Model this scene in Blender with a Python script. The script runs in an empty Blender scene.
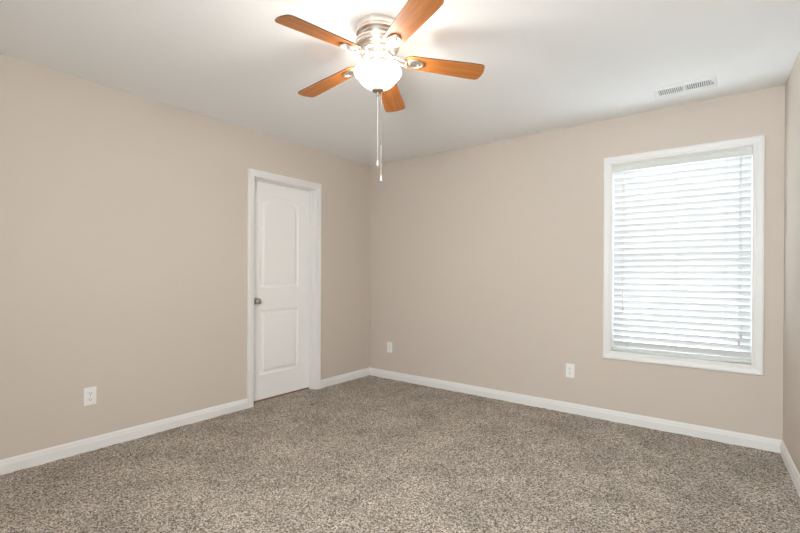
import bpy, bmesh, math, random
from mathutils import Matrix, Vector

PI = math.pi
R = math.radians
scene = bpy.context.scene
COL = scene.collection
random.seed(7)

# ------------------------------------------------------------------ camera
cam_data = bpy.data.cameras.new('camera')
cam = bpy.data.objects.new('camera', cam_data)
COL.objects.link(cam)
scene.camera = cam
yaw, pitch, roll = -0.6531, -0.0027, 0.0045
d = Vector((math.sin(yaw) * math.cos(pitch), math.cos(yaw) * math.cos(pitch), math.sin(pitch)))
r0 = Vector((math.cos(yaw), -math.sin(yaw), 0))
u0 = r0.cross(d)
r1 = r0 * math.cos(roll) + u0 * math.sin(roll)
u1 = -r0 * math.sin(roll) + u0 * math.cos(roll)
cam.matrix_world = Matrix(((r1.x, u1.x, -d.x, 3.3833), (r1.y, u1.y, -d.y, -3.8469),
                           (r1.z, u1.z, -d.z, 1.1732), (0, 0, 0, 1)))
cam_data.sensor_width = 36
cam_data.lens = 437.634 * 36 / 800
cam_data.shift_y = 9.2 / 800
cam_data.clip_start = 0.02

# ------------------------------------------------------------------ world, lights, exposure
SKY = 12.5            # daylight outside the windows
BULB = 6.0           # W, each of the two bulbs in the bowl
BOWL = 58.0           # glow of the lit glass bowl
REAR_FILL = 72.0      # W, fill lamp added behind the camera, in the made-up rear window
world = bpy.data.worlds.new('daylight')
scene.world = world
world.use_nodes = True
bg = world.node_tree.nodes['Background']
bg.inputs[0].default_value = (0.86, 0.94, 1.0, 1)
bg.inputs[1].default_value = SKY

def light(name, kind, loc, energy, color, **kw):
    l = bpy.data.lights.new(name, kind)
    l.energy = energy
    l.color = color
    for k, v in kw.items():
        setattr(l, k, v)
    o = bpy.data.objects.new(name, l)
    o.location = loc
    COL.objects.link(o)
    return o
rear = light('added_rear_fill', 'AREA', (3.15, -4.69, 1.45), REAR_FILL, (0.955, 0.98, 1.0), shape='RECTANGLE', size=0.9, size_y=1.2)  # unseen fill lamp, added to brighten the room
rear.rotation_euler = (R(98), 0, R(-6))

vs = scene.view_settings
vs.view_transform = 'Standard'
vs.look = 'None'
vs.exposure = 0.25
vs.gamma = 1.0
vs.use_curve_mapping = False
scene.cycles.max_bounces = 10
scene.cycles.diffuse_bounces = 6
scene.cycles.sample_clamp_indirect = 6
scene.cycles.sample_clamp_direct = 5.0
scene.cycles.use_denoising = True

# ------------------------------------------------------------------ materials
def mat(name, color, rough=0.6, metal=0.0, spec=0.4):
    m = bpy.data.materials.new(name)
    m.use_nodes = True
    b = m.node_tree.nodes['Principled BSDF']
    b.inputs['Base Color'].default_value = (*color, 1)
    b.inputs['Roughness'].default_value = rough
    b.inputs['Metallic'].default_value = metal
    b.inputs['Specular IOR Level'].default_value = spec
    return m

def nd(m, t, **kw):
    n = m.node_tree.nodes.new(t)
    for k, v in kw.items():
        setattr(n, k, v)
    return n

def lk(m, a, ao, b, bi):
    m.node_tree.links.new(a.outputs[ao], b.inputs[bi])

def bump(m, scale, strength, dist, detail=3):
    tc = nd(m, 'ShaderNodeTexCoord')
    n = nd(m, 'ShaderNodeTexNoise')
    n.inputs['Scale'].default_value = scale
    n.inputs['Detail'].default_value = detail
    b = nd(m, 'ShaderNodeBump')
    b.inputs['Strength'].default_value = strength
    b.inputs['Distance'].default_value = dist
    lk(m, tc, 'Object', n, 'Vector')
    lk(m, n, 'Fac', b, 'Height')
    lk(m, b, 'Normal', m.node_tree.nodes['Principled BSDF'], 'Normal')
    return m

WALL = bump(mat('beige_wall_paint', (0.60, 0.533, 0.470), 0.7, spec=0.25), 180, 0.12, 0.002)
CEIL = bump(mat('white_ceiling_paint', (0.875, 0.885, 0.89), 0.9, spec=0.1), 140, 0.15, 0.002)
TRIM = mat('white_trim_paint', (0.80, 0.798, 0.79), 0.38)
DOORM = mat('white_door_paint', (0.88, 0.875, 0.87), 0.42)
PLASTIC = mat('white_plastic', (0.86, 0.855, 0.845), 0.35)
DARK = mat('dark_slot', (0.03, 0.028, 0.026), 0.6)
NICKEL = mat('brushed_nickel', (0.70, 0.67, 0.63), 0.32, 1.0)
FINM = mat('bronzed_nickel_finial', (0.36, 0.29, 0.24), 0.4, 0.9)
KNOBM = mat('satin_nickel_knob', (0.42, 0.39, 0.36), 0.28, 1.0)
CHAIN = mat('nickel_chain', (0.26, 0.25, 0.24), 0.5, 0.3)
CHAINW = mat('white_chain', (0.80, 0.77, 0.73), 0.5)
FOB = mat('white_fob', (0.82, 0.80, 0.77), 0.3)
VENTM = mat('white_vent_enamel', (0.80, 0.805, 0.80), 0.45)
DUCT = mat('duct_shade_and_lever_grey', (0.20, 0.22, 0.22), 0.8)
THRESH = mat('brown_wood_threshold', (0.26, 0.15, 0.08), 0.55)
SCREW = mat('screw_metal', (0.55, 0.54, 0.52), 0.4, 0.8)
VINYL = mat('white_vinyl_sash', (0.78, 0.79, 0.80), 0.4)
CORD = mat('white_cord', (0.55, 0.56, 0.57), 0.7)
TASSEL = mat('grey_tassel', (0.50, 0.50, 0.49), 0.5)
VALM = mat('white_blind_valance', (0.68, 0.70, 0.675), 0.45)

def slat_mat():
    m = bpy.data.materials.new('white_translucent_slat')
    m.use_nodes = True
    nt = m.node_tree
    out = nt.nodes['Material Output']
    b = nt.nodes['Principled BSDF']
    b.inputs['Base Color'].default_value = (0.74, 0.75, 0.755, 1)
    b.inputs['Roughness'].default_value = 0.4
    t = nd(m, 'ShaderNodeBsdfTranslucent')
    t.inputs['Color'].default_value = (0.86, 0.885, 0.90, 1)
    mx = nd(m, 'ShaderNodeMixShader')
    mx.inputs[0].default_value = 0.03
    lk(m, b, 0, mx, 1)
    lk(m, t, 0, mx, 2)
    lk(m, mx, 0, out, 'Surface')
    return m
SLAT = slat_mat()

def glass_mat():
    m = bpy.data.materials.new('window_glass')
    m.use_nodes = True
    nt = m.node_tree
    out = nt.nodes['Material Output']
    nt.nodes.remove(nt.nodes['Principled BSDF'])
    t = nd(m, 'ShaderNodeBsdfTransparent')
    t.inputs['Color'].default_value = (0.95, 0.97, 0.97, 1)
    g = nd(m, 'ShaderNodeBsdfGlossy')
    g.inputs['Roughness'].default_value = 0.02
    mx = nd(m, 'ShaderNodeMixShader')
    mx.inputs[0].default_value = 0.07
    lk(m, t, 0, mx, 1)
    lk(m, g, 0, mx, 2)
    lk(m, mx, 0, out, 'Surface')
    return m
GLASS = glass_mat()

def bowl_mat():
    m = mat('lit_frosted_glass', (0.9, 0.88, 0.84), 0.35)
    b = m.node_tree.nodes['Principled BSDF']
    b.inputs['Emission Color'].default_value = (1.0, 0.945, 0.88, 1)
    b.inputs['Emission Strength'].default_value = BOWL
    return m
BOWLM = bowl_mat()
BOWLIN = mat('frosted_glass_inside', (0.9, 0.88, 0.84), 0.5)

def wood_mat(name, c0, c1, c2):
    m = mat(name, c1, 0.42, spec=0.35)
    b = m.node_tree.nodes['Principled BSDF']
    tc = nd(m, 'ShaderNodeTexCoord')
    mp = nd(m, 'ShaderNodeMapping')
    mp.inputs['Scale'].default_value = (3.0, 42.0, 42.0)
    n = nd(m, 'ShaderNodeTexNoise')
    n.inputs['Scale'].default_value = 1.0
    n.inputs['Detail'].default_value = 5
    n.inputs['Distortion'].default_value = 0.6
    cr = nd(m, 'ShaderNodeValToRGB')
    cr.color_ramp.elements[0].position = 0.3
    cr.color_ramp.elements[0].color = (*c0, 1)
    cr.color_ramp.elements[1].position = 0.72
    cr.color_ramp.elements[1].color = (*c2, 1)
    e = cr.color_ramp.elements.new(0.5)
    e.color = (*c1, 1)
    lk(m, tc, 'Object', mp, 'Vector')
    lk(m, mp, 'Vector', n, 'Vector')
    lk(m, n, 'Fac', cr, 'Fac')
    lk(m, cr, 'Color', b, 'Base Color')
    return m
WOOD = wood_mat('honey_oak_blade', (0.33, 0.105, 0.020), (0.40, 0.138, 0.029), (0.47, 0.180, 0.042))
WOODEDGE = mat('dark_blade_edge', (0.10, 0.045, 0.025), 0.5)

def carpet_mat():
    m = mat('speckled_taupe_carpet', (0.3, 0.26, 0.22), 0.95, spec=0.05)
    b = m.node_tree.nodes['Principled BSDF']
    tc = nd(m, 'ShaderNodeTexCoord')
    n1 = nd(m, 'ShaderNodeTexVoronoi')          # single tufts, each of its own shade
    n1.inputs['Scale'].default_value = 190
    n1.inputs['Randomness'].default_value = 1.0
    n3 = nd(m, 'ShaderNodeTexNoise')            # clumps of tufts
    n3.inputs['Scale'].default_value = 75
    n3.inputs['Detail'].default_value = 3
    n3.inputs['Roughness'].default_value = 0.7
    sep = nd(m, 'ShaderNodeSeparateColor')
    lk(m, tc, 'Object', n3, 'Vector')
    lk(m, n1, 'Color', sep, 'Color')
    mixv = nd(m, 'ShaderNodeMix')
    mixv.inputs['Factor'].default_value = 0.5
    lk(m, sep, 'Red', mixv, 'A')
    lk(m, n3, 'Fac', mixv, 'B')
    cr = nd(m, 'ShaderNodeValToRGB')
    els = cr.color_ramp.elements
    els[0].position = 0.26
    els[0].color = (0.095, 0.078, 0.064, 1)
    els[1].position = 0.76
    els[1].color = (0.80, 0.74, 0.68, 1)
    e = els.new(0.42)
    e.color = (0.280, 0.236, 0.194, 1)
    e = els.new(0.58)
    e.color = (0.50, 0.435, 0.368, 1)
    n2 = nd(m, 'ShaderNodeTexNoise')            # areas where the pile lies another way
    n2.inputs['Scale'].default_value = 3.2
    n2.inputs['Detail'].default_value = 4
    n2.inputs['Roughness'].default_value = 0.6
    mr = nd(m, 'ShaderNodeMapRange')
    mr.inputs['From Min'].default_value = 0.32
    mr.inputs['From Max'].default_value = 0.68
    mr.inputs['To Min'].default_value = 0.82
    mr.inputs['To Max'].default_value = 1.14
    mul = nd(m, 'ShaderNodeVectorMath', operation='SCALE')
    lk(m, tc, 'Object', n1, 'Vector')
    lk(m, tc, 'Object', n2, 'Vector')
    lk(m, mixv, 'Result', cr, 'Fac')
    lk(m, n2, 'Fac', mr, 'Value')
    lk(m, cr, 'Color', mul, 0)
    lk(m, mr, 'Result', mul, 'Scale')
    lk(m, mul, 'Vector', b, 'Base Color')
    bp = nd(m, 'ShaderNodeBump')
    bp.inputs['Strength'].default_value = 0.7
    bp.inputs['Distance'].default_value = 0.008
    lk(m, n1, 'Distance', bp, 'Height')
    bp.invert = True
    lk(m, bp, 'Normal', b, 'Normal')
    return m
CARPET = carpet_mat()

# ------------------------------------------------------------------ mesh helpers
def link(name, bm, mats, parent=None, smooth=False, loc=None, rot=None, angle=35):
    bmesh.ops.recalc_face_normals(bm, faces=bm.faces[:])
    me = bpy.data.meshes.new(name)
    bm.to_mesh(me)
    bm.free()
    for m in (mats if isinstance(mats, (list, tuple)) else [mats]):
        me.materials.append(m)
    o = bpy.data.objects.new(name, me)
    COL.objects.link(o)
    if parent:
        o.parent = parent
    if loc:
        o.location = loc
    if rot:
        o.rotation_euler = rot
    if smooth:
        for p in me.polygons:
            p.use_smooth = True
        try:
            me.set_sharp_from_angle(angle=R(angle))
        except Exception:
            pass
    return o

def box(bm, x0, x1, y0, y1, z0, z1, bev=0, mi=0):
    vs_ = [bm.verts.new((x, y, z)) for x in (x0, x1) for y in (y0, y1) for z in (z0, z1)]
    F = [(0, 1, 3, 2), (4, 6, 7, 5), (0, 4, 5, 1), (2, 3, 7, 6), (0, 2, 6, 4), (1, 5, 7, 3)]
    fs = [bm.faces.new([vs_[i] for i in f]) for f in F]
    for f in fs:
        f.material_index = mi
    if bev:
        es = list({e for f in fs for e in f.edges})
        g = bmesh.ops.bevel(bm, geom=es, offset=bev, segments=2, profile=0.5, affect='EDGES')
        for f in g['faces']:
            f.material_index = mi

def lathe(bm, prof, n=48, axis_m=None, mi=0, cx=0, cy=0):
    """prof: list of (r, z)"""
    rings = []
    for r, z in prof:
        if r < 1e-6:
            v = bm.verts.new((cx, cy, z))
            rings.append([v])
        else:
            rings.append([bm.verts.new((cx + r * math.cos(2 * PI * k / n), cy + r * math.sin(2 * PI * k / n), z)) for k in range(n)])
    new = [v for rg in rings for v in rg]
    for a, b in zip(rings, rings[1:]):
        for k in range(n):
            k2 = (k + 1) % n
            if len(a) == 1 and len(b) == 1:
                continue
            if len(a) == 1:
                f = bm.faces.new((a[0], b[k], b[k2]))
            elif len(b) == 1:
                f = bm.faces.new((a[k], b[0], a[k2]))
            else:
                f = bm.faces.new((a[k], b[k], b[k2], a[k2]))
            f.material_index = mi
    if axis_m is not None:
        for v in new:
            v.co = axis_m @ v.co

def tube(bm, pts, rad, n=8, mi=0):
    pts = [Vector(p) for p in pts]
    rings = []
    for i, p in enumerate(pts):
        t = (pts[min(i + 1, len(pts) - 1)] - pts[max(i - 1, 0)]).normalized()
        up = Vector((0, 0, 1)) if abs(t.z) < 0.9 else Vector((1, 0, 0))
        s = t.cross(up).normalized()
        q = s.cross(t)
        rr = rad[i] if isinstance(rad, (list, tuple)) else rad
        rings.append([bm.verts.new(p + (s * math.cos(2 * PI * k / n) + q * math.sin(2 * PI * k / n)) * rr) for k in range(n)])
    for a, b in zip(rings, rings[1:]):
        for k in range(n):
            bm.faces.new((a[k], b[k], b[(k + 1) % n], a[(k + 1) % n])).material_index = mi
    bm.faces.new(rings[0][::-1]).material_index = mi
    bm.faces.new(rings[-1]).material_index = mi

def extrude_profile(bm, p0, p1, nrm, prof, m0=0, m1=0):
    """profile (t, z): t out from the wall along nrm; ends mitred by m0 / m1 times t"""
    p0, p1, nrm = Vector(p0), Vector(p1), Vector(nrm)
    dr = (p1 - p0).normalized()
    A = [bm.verts.new(p0 + nrm * t + Vector((0, 0, z)) + dr * (m0 * t)) for t, z in prof]
    B = [bm.verts.new(p1 + nrm * t + Vector((0, 0, z)) + dr * (m1 * t)) for t, z in prof]
    n = len(prof)
    for i in range(n):
        j = (i + 1) % n
        bm.faces.new((A[i], A[j], B[j], B[i]))
    bm.faces.new(A[::-1])
    bm.faces.new(B)

def casing(bm, a0, a1, z0, z1, prof, put, bottom=True):
    """mitred casing round the opening a0..a1 x z0..z1; prof (w out from the opening, t out of the wall); put(a, z, t) -> point"""
    loops = []
    for w, t in prof:
        if bottom:
            loops.append([bm.verts.new(put(a, z, t)) for a, z in ((a0 - w, z0 - w), (a0 - w, z1 + w), (a1 + w, z1 + w), (a1 + w, z0 - w))])
        else:
            loops.append([bm.verts.new(put(a, z, t)) for a, z in ((a0 - w, z0), (a0 - w, z1 + w), (a1 + w, z1 + w), (a1 + w, z0))])
    n = len(prof)
    segs = 4 if bottom else 3
    for i in range(n):
        A, B = loops[i], loops[(i + 1) % n]
        for k in range(segs):
            bm.faces.new((A[k], B[k], B[(k + 1) % 4], A[(k + 1) % 4]))
    if not bottom:
        bm.faces.new([l[0] for l in loops])
        bm.faces.new([l[3] for l in loops][::-1])

def struct(o):
    o['kind'] = 'structure'
    return o

def thing(name, label, cat, loc=(0, 0, 0), rot=(0, 0, 0), group=None):
    o = bpy.data.objects.new(name, None)
    o.empty_display_size = 0.1
    COL.objects.link(o)
    o.location = loc
    o.rotation_euler = rot
    o['label'] = label
    o['category'] = cat
    if group:
        o['group'] = group
    return o

H = 2.44
XR = 3.641            # right end of the back wall
SL = 0.050            # the right wall runs out of square by this much per metre
YR = -4.60            # rear wall
T = 0.13
def xr(y): return XR - SL * y

# window / door openings
WX0, WX1, WZ0, WZ1 = 2.592, 3.480, 0.560, 2.066
DY0, DY1, DZ1 = -1.560, -0.834, 2.036

# ------------------------------------------------------------------ room shell
bm = bmesh.new()
for a in ((-T, WX0, -0.0, H), (WX1, XR + T, -0.0, H)):
    box(bm, a[0], a[1], 0, T, a[2] - 0.06, a[3] + 0.06)
box(bm, WX0, WX1, 0, T, -0.06, WZ0)
box(bm, WX0, WX1, 0, T, WZ1, H + 0.06)
struct(link('wall_back', bm, WALL))

bm = bmesh.new()
box(bm, -T, 0, YR - T, DY0, -0.06, H + 0.06)
box(bm, -T, 0, DY1, 0, -0.06, H + 0.06)
box(bm, -T, 0, DY0, DY1, DZ1, H + 0.06)
struct(link('wall_left', bm, WALL))

bm = bmesh.new()
q = [(xr(0.0), 0.0), (xr(YR - T), YR - T), (xr(YR - T) + T, YR - T), (xr(0.0) + T, 0.0)]
lo = [bm.verts.new((x, y, -0.06)) for x, y in q]
hi = [bm.verts.new((x, y, H + 0.06)) for x, y in q]
for i in range(4):
    bm.faces.new((lo[i], lo[(i + 1) % 4], hi[(i + 1) % 4], hi[i]))
bm.faces.new(lo[::-1])
bm.faces.new(hi)
struct(link('wall_right', bm, WALL))

RX0, RX1, RZ0, RZ1 = 2.65, 3.55, 0.85, 2.05        # opening of the added, unseen window for the fill lamp
bm = bmesh.new()
box(bm, 0, RX0, YR - T, YR, -0.06, H + 0.06)
box(bm, RX1, xr(YR), YR - T, YR, -0.06, H + 0.06)
box(bm, RX0, RX1, YR - T, YR, -0.06, RZ0)
box(bm, RX0, RX1, YR - T, YR, RZ1, H + 0.06)
struct(link('wall_rear', bm, WALL))

bm = bmesh.new()
box(bm, -T, xr(YR) + T, YR - T, T, H, H + 0.12)
struct(link('ceiling', bm, CEIL))

# carpet: a finely divided surface with low humps in the pile
bm = bmesh.new()
nx, ny = 190, 236
from mathutils import noise
grid = []
for i in range(nx + 1):
    row = []
    for j in range(ny + 1):
        y = YR * j / ny
        x = xr(y) * i / nx
        h = 0.0035 * noise.noise((x * 7, y * 7, 0)) + 0.003 * noise.noise((x * 24, y * 24, 3)) + 0.0025 * noise.noise((x * 60, y * 60, 9))
        row.append(bm.verts.new((x, y, h)))
    grid.append(row)
for i in range(nx):
    for j in range(ny):
        bm.faces.new((grid[i][j], grid[i][j + 1], grid[i + 1][j + 1], grid[i + 1][j]))
ext = [bm.verts.new(c) for c in ((0, DY0, 0), (-0.09, DY0, -0.002), (-0.09, DY1, -0.002), (0, DY1, 0))]
bm.faces.new(ext)
struct(link('floor', bm, CARPET, smooth=True, angle=180))

BASE = [(0, -0.012), (0.014, -0.012), (0.014, 0.054), (0.0105, 0.062), (0.009, 0.074), (0.004, 0.085), (0, 0.086)]
CW = 0.060
bm = bmesh.new()
extrude_profile(bm, (0, YR, 0), (0, DY0 - CW, 0), (1, 0, 0), BASE, 1, 0)
extrude_profile(bm, (0, DY1 + CW, 0), (0, 0, 0), (1, 0, 0), BASE, 0, -1)
struct(link('baseboard_left', bm, TRIM))
bm = bmesh.new()
extrude_profile(bm, (0, 0, 0), (XR, 0, 0), (0, -1, 0), BASE, 1, -1)
struct(link('baseboard_back', bm, TRIM))
bm = bmesh.new()
nr = Vector((-1, -SL, 0)).normalized()
extrude_profile(bm, (XR, 0, 0), (xr(YR), YR, 0), nr, BASE, 1, -1)
struct(link('baseboard_right', bm, TRIM))

CAS = [(0, 0), (0, 0.010), (0.005, 0.0125), (0.017, 0.0125), (0.022, 0.0155), (0.046, 0.019), (0.056, 0.018), (0.060, 0.014), (0.060, 0)]

# ------------------------------------------------------------------ door: two-panel arch-top slab set back in its jamb
def arch_panel(y0, y1, z0, z1, rise, inset):
    """outline of a panel, the top a shallow arch with short shoulders"""
    y0, y1, z0, z1 = y0 + inset, y1 - inset, z0 + inset, z1 - inset
    pts = [(y0, z0), (y1, z0)]
    if rise <= 0:
        return pts + [(y1, z1), (y0, z1)]
    n = 24
    for k in range(n + 1):
        s = k / n
        pts.append((y1 + (y0 - y1) * s, z1 - rise + rise * (1 - (2 * s - 1) ** 2) ** 0.8))
    return pts

SX = -0.085
bm = bmesh.new()
SY0, SY1, SZ0, SZ1 = DY0 + 0.006, DY1 - 0.006, 0.014, DZ1 - 0.006
panels = [(-1.430, -0.985, 1.047, 1.913, 0.075), (-1.430, -0.985, 0.240, 0.838, 0)]
# front face with holes where the panels are pressed in
def ring(pts, x):
    return [bm.verts.new((x, y, z)) for y, z in pts]
outer = ring([(SY0, SZ0), (SY1, SZ0), (SY1, SZ1), (SY0, SZ1)], SX)
edges = [bm.edges.new((outer[i], outer[(i + 1) % 4])) for i in range(4)]
for (y0, y1, z0, z1, rise) in panels:
    steps = [(0, 0), (0.007, -0.0065), (0.020, -0.0090), (0.030, -0.0080), (0.046, -0.0012), (0.052, -0.0005)]
    rings = [ring(arch_panel(y0, y1, z0, z1, rise, ins), SX + dx) for ins, dx in steps]
    n = len(rings[0])
    for a, b in zip(rings, rings[1:]):
        for k in range(n):
            bm.faces.new((a[k], a[(k + 1) % n], b[(k + 1) % n], b[k]))
    bm.faces.new(rings[-1])
    edges += [bm.edges.get((rings[0][k], rings[0][(k + 1) % n])) for k in range(n)]
bmesh.ops.triangle_fill(bm, use_beauty=True, edges=edges, normal=(1, 0, 0))
back = ring([(SY0, SZ0), (SY1, SZ0), (SY1, SZ1), (SY0, SZ1)], SX - 0.035)
bm.faces.new(back[::-1])
for i in range(4):
    bm.faces.new((outer[i], back[i], back[(i + 1) % 4], outer[(i + 1) % 4]))
door = struct(link('door_1', bm, DOORM))

bm = bmesh.new()
casing(bm, DY0, DY1, -0.01, DZ1, CAS, lambda a, z, t: (t, a, z), bottom=False)
JT = 0.004
for y0, y1 in ((DY0 - 0.002, DY0 + JT), (DY1 - JT, DY1 + 0.002)):
    box(bm, -T, 0.0005, y0, y1, -0.01, DZ1)
box(bm, -T, 0.0005, DY0, DY1, DZ1 - JT, DZ1 + 0.002)
# stops
box(bm, SX + 0.003, SX + 0.036, DY0 + JT, DY0 + 0.014, -0.01, DZ1 - 0.004, 0.002)
box(bm, SX + 0.003, SX + 0.036, DY1 - 0.014, DY1 - JT, -0.01, DZ1 - 0.004, 0.002)
box(bm, SX + 0.003, SX + 0.036, DY0 + 0.014, DY1 - 0.014, DZ1 - 0.015, DZ1 - 0.004, 0.002)
link('door_frame', bm, TRIM, door)

MX = Matrix(((0, 0, 1, 0), (0, 1, 0, 0), (-1, 0, 0, 0), (0, 0, 0, 1)))   # lathe axis z -> +x
bm = bmesh.new()
lathe(bm, [(0, 0), (0.031, 0), (0.032, 0.004), (0.028, 0.008), (0.014, 0.011), (0.0115, 0.016), (0.0115, 0.028), (0.016, 0.034),
           (0.024, 0.040), (0.0275, 0.048), (0.0270, 0.056), (0.022, 0.062), (0.012, 0.0655), (0, 0.0665)], 32, MX)
k = link('door_knob', bm, KNOBM, door, True, loc=(SX, -1.482, 0.925))
k['label'] = 'round satin nickel door knob'

bm = bmesh.new()
box(bm, -T - 0.02, -0.088, DY0 - 0.0, DY1 + 0.0, -0.05, 0.006, 0.003)
struct(link('trim_1', bm, THRESH))
bm = bmesh.new()                                   # the far side of the doorway
box(bm, -T - 0.06, -T - 0.03, DY0 - 0.1, DY1 + 0.1, -0.05, DZ1 + 0.1)
struct(link('wall_closet', bm, WALL))

# ------------------------------------------------------------------ window in the back wall
bm = bmesh.new()                                   # vinyl double-hung sashes
YS = 0.085
fx0, fx1, fz0, fz1 = WX0 + 0.004, WX1 - 0.004, WZ0 + 0.004, WZ1 - 0.004
for a in ((fx0, fx0 + 0.03, fz0, fz1), (fx1 - 0.03, fx1, fz0, fz1), (fx0 + 0.03, fx1 - 0.03, fz0, fz0 + 0.03), (fx0 + 0.03, fx1 - 0.03, fz1 - 0.03, fz1)):
    box(bm, a[0], a[1], YS, YS + 0.044, a[2], a[3])
win = struct(link('window_1', bm, VINYL))
ZM = 1.275
def sash(name, z0, z1, y):
    b = bmesh.new()
    x0, x1 = fx0 + 0.03, fx1 - 0.03
    for a in ((x0, x0 + 0.035, z0, z1), (x1 - 0.035, x1, z0, z1), (x0 + 0.035, x1 - 0.035, z0, z0 + 0.04), (x0 + 0.035, x1 - 0.035, z1 - 0.04, z1)):
        box(b, a[0], a[1], y, y + 0.02, a[2], a[3], 0.002)
    s = link(name, b, VINYL, win)
    b = bmesh.new()
    box(b, x0 + 0.03, x1 - 0.03, y + 0.008, y + 0.012, z0 + 0.035, z1 - 0.035)
    link('glass_pane', b, GLASS, s)
sash('window_sash', fz0 + 0.03, ZM + 0.02, YS + 0.002)
sash('window_sash', ZM - 0.02, fz1 - 0.03, YS + 0.023)
bm = bmesh.new()
casing(bm, WX0, WX1, WZ0, WZ1, CAS, lambda a, z, t: (a, -t, z))
JT = 0.004
box(bm, WX0 - 0.002, WX0 + JT, -0.0005, YS, WZ0, WZ1)
box(bm, WX1 - JT, WX1 + 0.002, -0.0005, YS, WZ0, WZ1)
box(bm, WX0, WX1, -0.0005, YS, WZ0 - 0.002, WZ0 + JT)
box(bm, WX0, WX1, -0.0005, YS, WZ1 - JT, WZ1 + 0.002)
link('window_frame', bm, TRIM, win)

# window behind the camera, made up to house the added fill lamp
bm = bmesh.new()
for a in ((RX0, RX0 + 0.04, RZ0, RZ1), (RX1 - 0.04, RX1, RZ0, RZ1), (RX0 + 0.04, RX1 - 0.04, RZ0, RZ0 + 0.04), (RX0 + 0.04, RX1 - 0.04, RZ1 - 0.04, RZ1),
          (RX0 + 0.04, RX1 - 0.04, 1.43, 1.47)):
    box(bm, a[0], a[1], YR - 0.06, YR - 0.03, a[2], a[3])
added_win = struct(link('added_window_2', bm, VINYL))
bm = bmesh.new()
casing(bm, RX0, RX1, RZ0, RZ1, CAS, lambda a, z, t: (a, YR + t, z))
link('window_frame', bm, TRIM, added_win)
bm = bmesh.new()
box(bm, RX0 + 0.035, RX1 - 0.035, YR - 0.047, YR - 0.043, RZ0 + 0.035, RZ1 - 0.035)
link('glass_pane', bm, GLASS, added_win)

# ------------------------------------------------------------------ blind
BX0, BX1 = WX0 + 0.007, WX1 - 0.007
blind = thing('window_blind', 'white horizontal slat blind lowered and nearly closed inside the white window frame', 'blind', ((BX0 + BX1) / 2, 0.036, WZ1 - 0.006))
OX, OY, OZ = blind.location
def rel(x, y, z): return (x - OX, y - OY, z - OZ)
def bbox(bm, x0, x1, y0, y1, z0, z1, bev=0, mi=0):
    box(bm, x0 - OX, x1 - OX, y0 - OY, y1 - OY, z0 - OZ, z1 - OZ, bev, mi)
# valance with a profiled face and returns at both ends
bm = bmesh.new()
vp = [(0.012, 2.003), (-0.002, 2.003), (-0.004, 2.008), (-0.004, 2.014), (-0.001, 2.020), (-0.001, 2.046), (-0.005, 2.052), (-0.005, 2.060), (0.012, 2.060)]
va = [bm.verts.new(rel(WX0 + 0.006, y, z)) for y, z in vp]
vb = [bm.verts.new(rel(WX1 - 0.006, y, z)) for y, z in vp]
for i in range(len(vp)):
    j = (i + 1) % len(vp)
    bm.faces.new((va[i], va[j], vb[j], vb[i]))
bm.faces.new(va)
bm.faces.new(vb[::-1])
val = link('valance', bm, VALM, blind)
bm = bmesh.new()
bbox(bm, WX1 - 0.040, WX1 - 0.0065, -0.0085, -0.0052, 2.004, 2.0595, 0.001)
link('end_clip', bm, VALM, val)
bm = bmesh.new()
bbox(bm, BX0, BX1, 0.014, 0.060, 2.012, 2.058, 0.002)
link('headrail', bm, VALM, blind)
# slats
PITCH = 0.0468
NS = 30
bm = bmesh.new()
TILT = R(-66)
ztop = 1.982
for i in range(NS):
    zc = ztop - i * PITCH
    n = 8
    tl = TILT + R(random.uniform(-0.4, 0.4))
    prev = None
    top, bot = [], []
    for kk in range(n + 1):
        s = (kk / n - 0.5) * 0.050
        crown = 0.0022 * (1 - (2 * s / 0.05) ** 2)
        # s runs across the slat: inner (room) edge high, outer edge low
        for lst, th in ((top, 0.0013), (bot, -0.0013)):
            c = crown + th
            y = 0.036 + s * math.cos(tl) - c * math.sin(tl)
            z = zc + s * math.sin(tl) + c * math.cos(tl)
            lst.append((y, z))
    loop = top + bot[::-1]
    A = [bm.verts.new(rel(BX0, y, z)) for y, z in loop]
    B = [bm.verts.new(rel(BX1, y, z)) for y, z in loop]
    for a in range(len(loop)):
        b = (a + 1) % len(loop)
        bm.faces.new((A[a], A[b], B[b], B[a]))
    bm.faces.new(A)
    bm.faces.new(B[::-1])
link('slats', bm, SLAT, blind, True, angle=40)
bm = bmesh.new()
bbox(bm, BX0, BX1, 0.012, 0.060, 0.572, 0.598, 0.004)
rail = link('bottom_rail', bm, VALM, blind)
LX = (2.705, 3.036, 3.331)
for x in LX:
    bm = bmesh.new()
    lathe(bm, [(0, 0.0), (0.006, 0.0), (0.006, -0.005), (0.004, -0.009), (0, -0.010)], 16)
    o = link('cord_plug', bm, PLASTIC, rail, True, loc=rel(x, 0.030, 0.572))
for x in LX:
    bm = bmesh.new()
    for dx in (-0.004, 0.004):
        tube(bm, [rel(x + dx, 0.0205, 2.012), rel(x + dx, 0.0205, 0.60)], 0.0008, 6)
    link('ladder_cord', bm, CORD, blind)
def tassel(parent, x, y, z):
    b = bmesh.new()
    lathe(b, [(0, 0.012), (0.003, 0.012), (0.0045, 0.006), (0.0075, -0.014), (0.006, -0.018), (0, -0.018)], 16)
    link('tassel', b, TASSEL, parent, True, loc=rel(x, y, z))
YC = 0.0115
bm = bmesh.new()
tube(bm, [rel(2.664, YC, 2.010), rel(2.667, YC, 1.4), rel(2.671, YC, 0.925)], 0.0014, 6)
tube(bm, [rel(2.680, YC, 2.010), rel(2.678, YC, 1.4), rel(2.673, YC, 0.925)], 0.0014, 6)
tc_ = link('tilt_cord', bm, CORD, blind)
tassel(tc_, 2.672, YC - 0.001, 0.913)
bm = bmesh.new()
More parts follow.
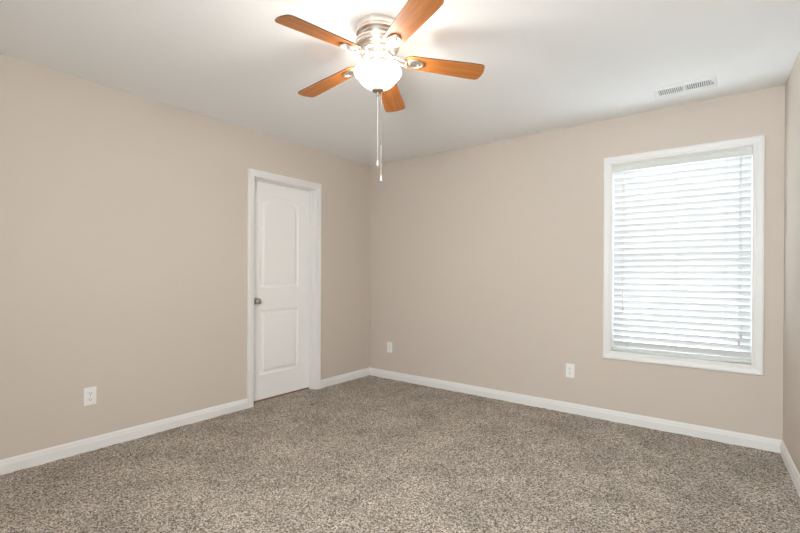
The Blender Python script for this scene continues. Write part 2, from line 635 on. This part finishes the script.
tube(bm, [rel(3.409, YC, 2.010), rel(3.407, YC, 1.4), rel(3.406, YC, 0.73)], 0.0017, 6)
tube(bm, [rel(3.414, YC, 2.010), rel(3.416, YC, 1.4), rel(3.418, YC, 0.77)], 0.0017, 6)
lc = link('lift_cord', bm, CORD, blind)
tassel(lc, 3.406, YC - 0.001, 0.708)
tassel(lc, 3.418, YC - 0.001, 0.758)

# ------------------------------------------------------------------ ceiling fan with light
FX, FY = 1.931, -2.142
fan = thing('ceiling_fan', 'flush mounted ceiling fan with five honey wood blades, brushed nickel body and lit glass bowl', 'ceiling fan', (FX, FY, H))
def lz(pr): return [(r, z - H) for r, z in pr]
bm = bmesh.new()
lathe(bm, lz([(0, 2.4395), (0.108, 2.4395), (0.110, 2.436), (0.109, 2.420), (0.108, 2.410), (0.111, 2.406), (0.112, 2.392), (0.104, 2.382), (0.088, 2.376), (0, 2.376)]), 64)
link('canopy', bm, NICKEL, fan, True)
bm = bmesh.new()
pr = [(0, 2.3755), (0.090, 2.3755), (0.092, 2.368), (0.106, 2.364), (0.1125, 2.358), (0.1125, 2.350), (0.108, 2.347), (0.108, 2.344), (0.1105, 2.341), (0.1105, 2.334),
      (0.105, 2.330), (0.105, 2.327), (0.107, 2.324), (0.104, 2.316), (0.097, 2.310), (0.093, 2.306), (0.094, 2.302), (0.088, 2.296), (0.080, 2.294), (0, 2.294)]
lathe(bm, lz(pr), 64)
mot = link('motor_housing', bm, NICKEL, fan, True)
bm = bmesh.new()
lathe(bm, lz([(0, 2.2935), (0.074, 2.2935), (0.076, 2.288), (0.076, 2.272), (0.070, 2.268), (0.046, 2.266), (0.044, 2.262), (0.050, 2.258), (0.052, 2.240), (0.052, 2.226), (0.066, 2.220), (0.066, 2.214), (0, 2.214)]), 48)
link('switch_housing', bm, NICKEL, fan, True)
bm = bmesh.new()
outer = [(0.113, 2.214), (0.119, 2.211), (0.1215, 2.204), (0.120, 2.196), (0.1145, 2.187), (0.106, 2.179), (0.099, 2.170), (0.092, 2.160), (0.083, 2.149), (0.070, 2.138), (0.052, 2.128), (0.033, 2.121), (0.012, 2.1185)]
inner = [(max(r - 0.0045, 0.006), z + 0.004) for r, z in outer[::-1]]
inner[-1] = (0.111, 2.2125)
lathe(bm, lz(outer), 64)
lathe(bm, lz([outer[-1]] + inner + [outer[0]]), 64, mi=1)
bmesh.ops.remove_doubles(bm, verts=bm.verts[:], dist=0.00005)
bowl = link('light_bowl', bm, [BOWLM, BOWLIN], fan, True, angle=60)
bm = bmesh.new()
lathe(bm, lz([(0, 2.1190), (0.028, 2.1180), (0.031, 2.114), (0.028, 2.108), (0.013, 2.102), (0.008, 2.099), (0.0065, 2.094), (0.008, 2.090), (0.007, 2.084), (0, 2.082)]), 32)
fin = link('finial', bm, FINM, fan, True)
for sx in (-0.05, 0.05):
    bm = bmesh.new()
    lathe(bm, lz([(0, 2.214), (0.012, 2.214), (0.012, 2.204), (0, 2.204)]), 20, cx=sx)
    link('lamp_socket', bm, PLASTIC, fan, True)
    light('bulb_light', 'POINT', (FX + sx, FY, 2.178), BULB, (1.0, 0.93, 0.85), shadow_soft_size=0.022)

# blade: wide rounded tip, round root; local x runs out from the hub
BR = 0.563
def blade_outline():
    pts = []
    x0, x1 = 0.138, BR
    def half(x):
        s = (x - x0) / (x1 - x0)
        return 0.047 + 0.0165 * min(1, s * 1.25)
    up = []
    n = 10                                          # rounded root
    for k in range(n + 1):
        a = PI / 2 * k / n
        up.append((x0 + 0.040 * (1 - math.cos(a)), half(x0 + 0.04) * (0.35 + 0.65 * math.sin(a)) if k else half(x0 + 0.04) * 0.35))
    for k in range(1, 9):
        x = x0 + 0.04 + (x1 - 0.030 - x0 - 0.04) * k / 8
        up.append((x, half(x)))
    hw = half(x1)
    cr_ = 0.024
    for k in range(1, 9):                           # rounded corner
        a = PI / 2 * k / 8
        up.append((x1 - 0.006 - cr_ + cr_ * math.sin(a), hw - cr_ + cr_ * math.cos(a)))
    up.append((x1 - 0.002, hw * 0.35))
    up.append((x1, 0.0))
    return up + [(x, -y) for x, y in up[-2::-1]]

OUT = blade_outline()
def blade_bm():
    b = bmesh.new()
    lo_ = [b.verts.new((x, y, -0.003)) for x, y in OUT]
    hi_ = [b.verts.new((x, y, 0.003)) for x, y in OUT]
    b.faces.new(lo_[::-1])
    b.faces.new(hi_)
    for i in range(len(OUT)):
        j = (i + 1) % len(OUT)
        f = b.faces.new((lo_[i], lo_[j], hi_[j], hi_[i]))
        f.material_index = 1
    return b
def bracket_bm():
    b = bmesh.new()
    # two arms that join in an oval medallion under the blade root
    for s in (-1, 1):
        tube(b, [(0.070, 0.010 * s, 0.010), (0.095, 0.016 * s, 0.006), (0.120, 0.020 * s, -0.006), (0.138, 0.020 * s, -0.011), (0.152, 0.015 * s, -0.010)], [0.006, 0.0055, 0.005, 0.005, 0.005], 8)
    ring_ = []
    n, m_ = 32, 8
    cx, ax, ay, tr = 0.190, 0.045, 0.030, 0.0052
    for i in range(n):
        a = 2 * PI * i / n
        c = Vector((cx + ax * math.cos(a), ay * math.sin(a), -0.0075))
        nrm = Vector((math.cos(a) / ax, math.sin(a) / ay, 0)).normalized()
        ring_.append([b.verts.new(c + nrm * tr * math.cos(2 * PI * k / m_) + Vector((0, 0, tr * math.sin(2 * PI * k / m_)))) for k in range(m_)])
    for i in range(n):
        A, B = ring_[i], ring_[(i + 1) % n]
        for k in range(m_):
            b.faces.new((A[k], B[k], B[(k + 1) % m_], A[(k + 1) % m_]))
    # domed centre of the medallion
    rows = []
    for t, zz in ((0.95, -0.0040), (0.70, -0.0040), (0.64, -0.0095), (0.4, -0.0125), (0.2, -0.0135)):
        rows.append([b.verts.new((cx - 0.004 + ax * t * math.cos(2 * PI * i / n), ay * t * math.sin(2 * PI * i / n), zz)) for i in range(n)])
    for ri, (A, B) in enumerate(zip(rows, rows[1:])):
        for i in range(n):
            b.faces.new((A[i], A[(i + 1) % n], B[(i + 1) % n], B[i])).material_index = 1 if ri == 0 else 0
    b.faces.new(rows[-1])
    # screws
    for px_ in (0.210, 0.166):
        lathe(b, [(0, -0.0165), (0.003, -0.0160), (0.004, -0.014), (0.004, -0.006)], 10, cx=px_)
    return b

ZB = 2.279
blade0 = link('blade', blade_bm(), [WOOD, WOODEDGE], fan)
brk0 = link('blade_bracket', bracket_bm(), [NICKEL, FINM], blade0, True)
for i, (az, zt, pt) in enumerate(((263, 2.250, -11), (181, 2.220, -8), (118.5, 2.215, -8.5), (47.5, 2.250, -9), (333, 2.284, -8))):
    if i == 0:
        bl = blade0
    else:
        bl = blade0.copy()
        COL.objects.link(bl)
        bl.parent = fan
        k2 = brk0.copy()
        COL.objects.link(k2)
        k2.parent = bl
    bl.location = (0, 0, ZB - H)
    bl.rotation_euler = (R(pt), math.atan((ZB - zt) / 0.55), R(az))

def bead_chain(name, x, y, z1, z0, m, parent, rb):
    b = bmesh.new()
    tube(b, [(x, y, z1 - H), (x, y, z0 - H)], 0.0010, 6)
    z = z1
    while z > z0:
        bmesh.ops.create_icosphere(b, subdivisions=1, radius=rb, matrix=Matrix.Translation((x, y, z - H)))
        z -= 0.0062
    return link(name, b, m, parent, True)
def chain_end(ch, x, y, z0):
    b = bmesh.new()
    lathe(b, [(0, 0.002), (0.0022, 0.001), (0.003, -0.006), (0.0055, -0.020), (0.0062, -0.026), (0.0045, -0.031), (0, -0.032)], 16)
    link('pull_knob', b, FOB, ch, True, loc=(x, y, z0 - H))
    b = bmesh.new()
    lathe(b, [(0, -0.0315), (0.0056, -0.029), (0.0056, -0.035), (0.002, -0.038), (0, -0.038)], 16)
    link('end_cap', b, KNOBM, ch, True, loc=(x, y, z0 - H))
c1 = bead_chain('pull_chain', 0.0, 0.0, 2.083, 1.757, CHAINW, fan, 0.0013)
chain_end(c1, 0.0, 0.0, 1.757)
# the second chain hangs beside the first from the bottom of the bowl; its lower half is a light extension cord
px2, py2 = 0.018 * math.cos(R(37.4)), 0.018 * math.sin(R(37.4))
c2 = bead_chain('pull_chain', px2, py2, 2.112, 1.845, CHAIN, fan, 0.0017)
b = bmesh.new()
lathe(b, [(0, 0.012), (0.0024, 0.011), (0.0028, 0.0), (0.0024, -0.010), (0, -0.011)], 12)
link('chain_coupling', b, CHAIN, c2, True, loc=(px2, py2, 1.845 - H))
bead_chain('chain_extension', px2, py2, 1.836, 1.680, CHAINW, c2, 0.0016)
chain_end(c2, px2, py2, 1.680)

# ------------------------------------------------------------------ ceiling vent
VX0, VX1, VY0, VY1 = 2.930, 3.285, -0.447, -0.255
vent = thing('ceiling_vent', 'white metal air register with two rows of slots on the ceiling near the window', 'vent', ((VX0 + VX1) / 2, (VY0 + VY1) / 2, H))
hx, hy = (VX1 - VX0) / 2, (VY1 - VY0) / 2
bm = bmesh.new()
ix, iy = hx - 0.030, 0.050
loops = []
for (a, b_, z) in ((hx, hy, -0.0004), (hx, hy, -0.003), (hx - 0.006, hy - 0.006, -0.0075), (ix + 0.004, iy + 0.004, -0.0085), (ix, iy, -0.007), (ix, iy, -0.0004)):
    loops.append([bm.verts.new((sx * a, sy * b_, z)) for sx, sy in ((-1, -1), (1, -1), (1, 1), (-1, 1))])
for A, B in zip(loops, loops[1:]):
    for k in range(4):
        bm.faces.new((A[k], A[(k + 1) % 4], B[(k + 1) % 4], B[k]))
box(bm, -0.008, 0.008, -iy, iy, -0.008, -0.001)
frm = link('register_frame', bm, VENTM, vent)
bm = bmesh.new()
box(bm, -ix, ix, -iy, iy, -0.0016, -0.0004)
link('duct_shade_sheet', bm, DUCT, vent)  # closed grey sheet; shade between the louvres is put into its colour
for s in (-1, 1):
    bm = bmesh.new()
    nf = 12
    x0 = 0.008
    w = (ix - 0.008) / nf
    for k in range(nf):
        xm = s * (x0 + w * (k + 0.5))
        b0 = len(bm.verts)
        box(bm, -0.0024, 0.0024, -iy, iy, -0.003, 0.003)
        bm.verts.ensure_lookup_table()
        M = Matrix.Translation((xm, 0, -0.0054)) @ Matrix.Rotation(R(14), 4, 'Y')
        for v in bm.verts[b0:]:
            v.co = M @ v.co
    link('louvre_bank', bm, VENTM, vent)
bm = bmesh.new()
box(bm, ix + 0.006, ix + 0.012, -0.006, 0.010, -0.017, -0.0078, 0.001)
link('damper_lever', bm, DUCT, vent)

# ------------------------------------------------------------------ outlets
def outlet(name, label, loc, rz):
    """plate faces local -y"""
    t = thing(name, label, 'outlet', loc, (0, 0, rz), 'white duplex outlets low on the walls')
    b = bmesh.new()
    box(b, -0.036, 0.036, -0.006, -0.0002, -0.0585, 0.0585, 0.003)
    link('cover_plate', b, PLASTIC, t)
    for s in (-1, 1):
        b = bmesh.new()
        pts = []
        for k in range(32):
            a = 2 * PI * k / 32
            x, z = 0.0175 * math.cos(a), 0.0175 * math.sin(a)
            pts.append((x, max(-0.014, min(0.014, z))))
        A = [b.verts.new((x, -0.0088, z + s * 0.0195)) for x, z in pts]
        B = [b.verts.new((x, -0.005, z + s * 0.0195)) for x, z in pts]
        b.faces.new(A)
        for k in range(32):
            j = (k + 1) % 32
            if (A[k].co - A[j].co).length > 1e-6:
                b.faces.new((A[k], A[j], B[j], B[k]))
        rc = link('receptacle', b, PLASTIC, t)
        b = bmesh.new()
        zc = s * 0.0195
        box(b, -0.0080, -0.0055, -0.0092, -0.0086, zc - 0.003, zc + 0.007)
        box(b, 0.0055, 0.0080, -0.0092, -0.0086, zc - 0.002, zc + 0.006)
        lathe(b, [(0, -0.0092), (0.0028, -0.0092), (0.0028, -0.0086)], 12, Matrix(((1, 0, 0, 0), (0, 0, 1, 0), (0, 1, 0, zc - 0.0085), (0, 0, 0, 1))))
        link('slots', b, DARK, rc)
    b = bmesh.new()
    lathe(b, [(0, -0.0075), (0.0028, -0.0072), (0.0034, -0.006)], 12, Matrix(((1, 0, 0, 0), (0, 0, 1, 0), (0, 1, 0, 0), (0, 0, 0, 1))))
    link('screw', b, SCREW, t)
    return t
outlet('wall_outlet', 'white duplex outlet on the left wall, to the left of the door', (0.0, -2.794, 0.360), R(90))
outlet('wall_outlet', 'white duplex outlet on the back wall close to the far corner', (0.301, 0.0, 0.353), 0)
outlet('wall_outlet', 'white duplex outlet on the back wall just left of the window', (2.272, 0.0, 0.360), 0)
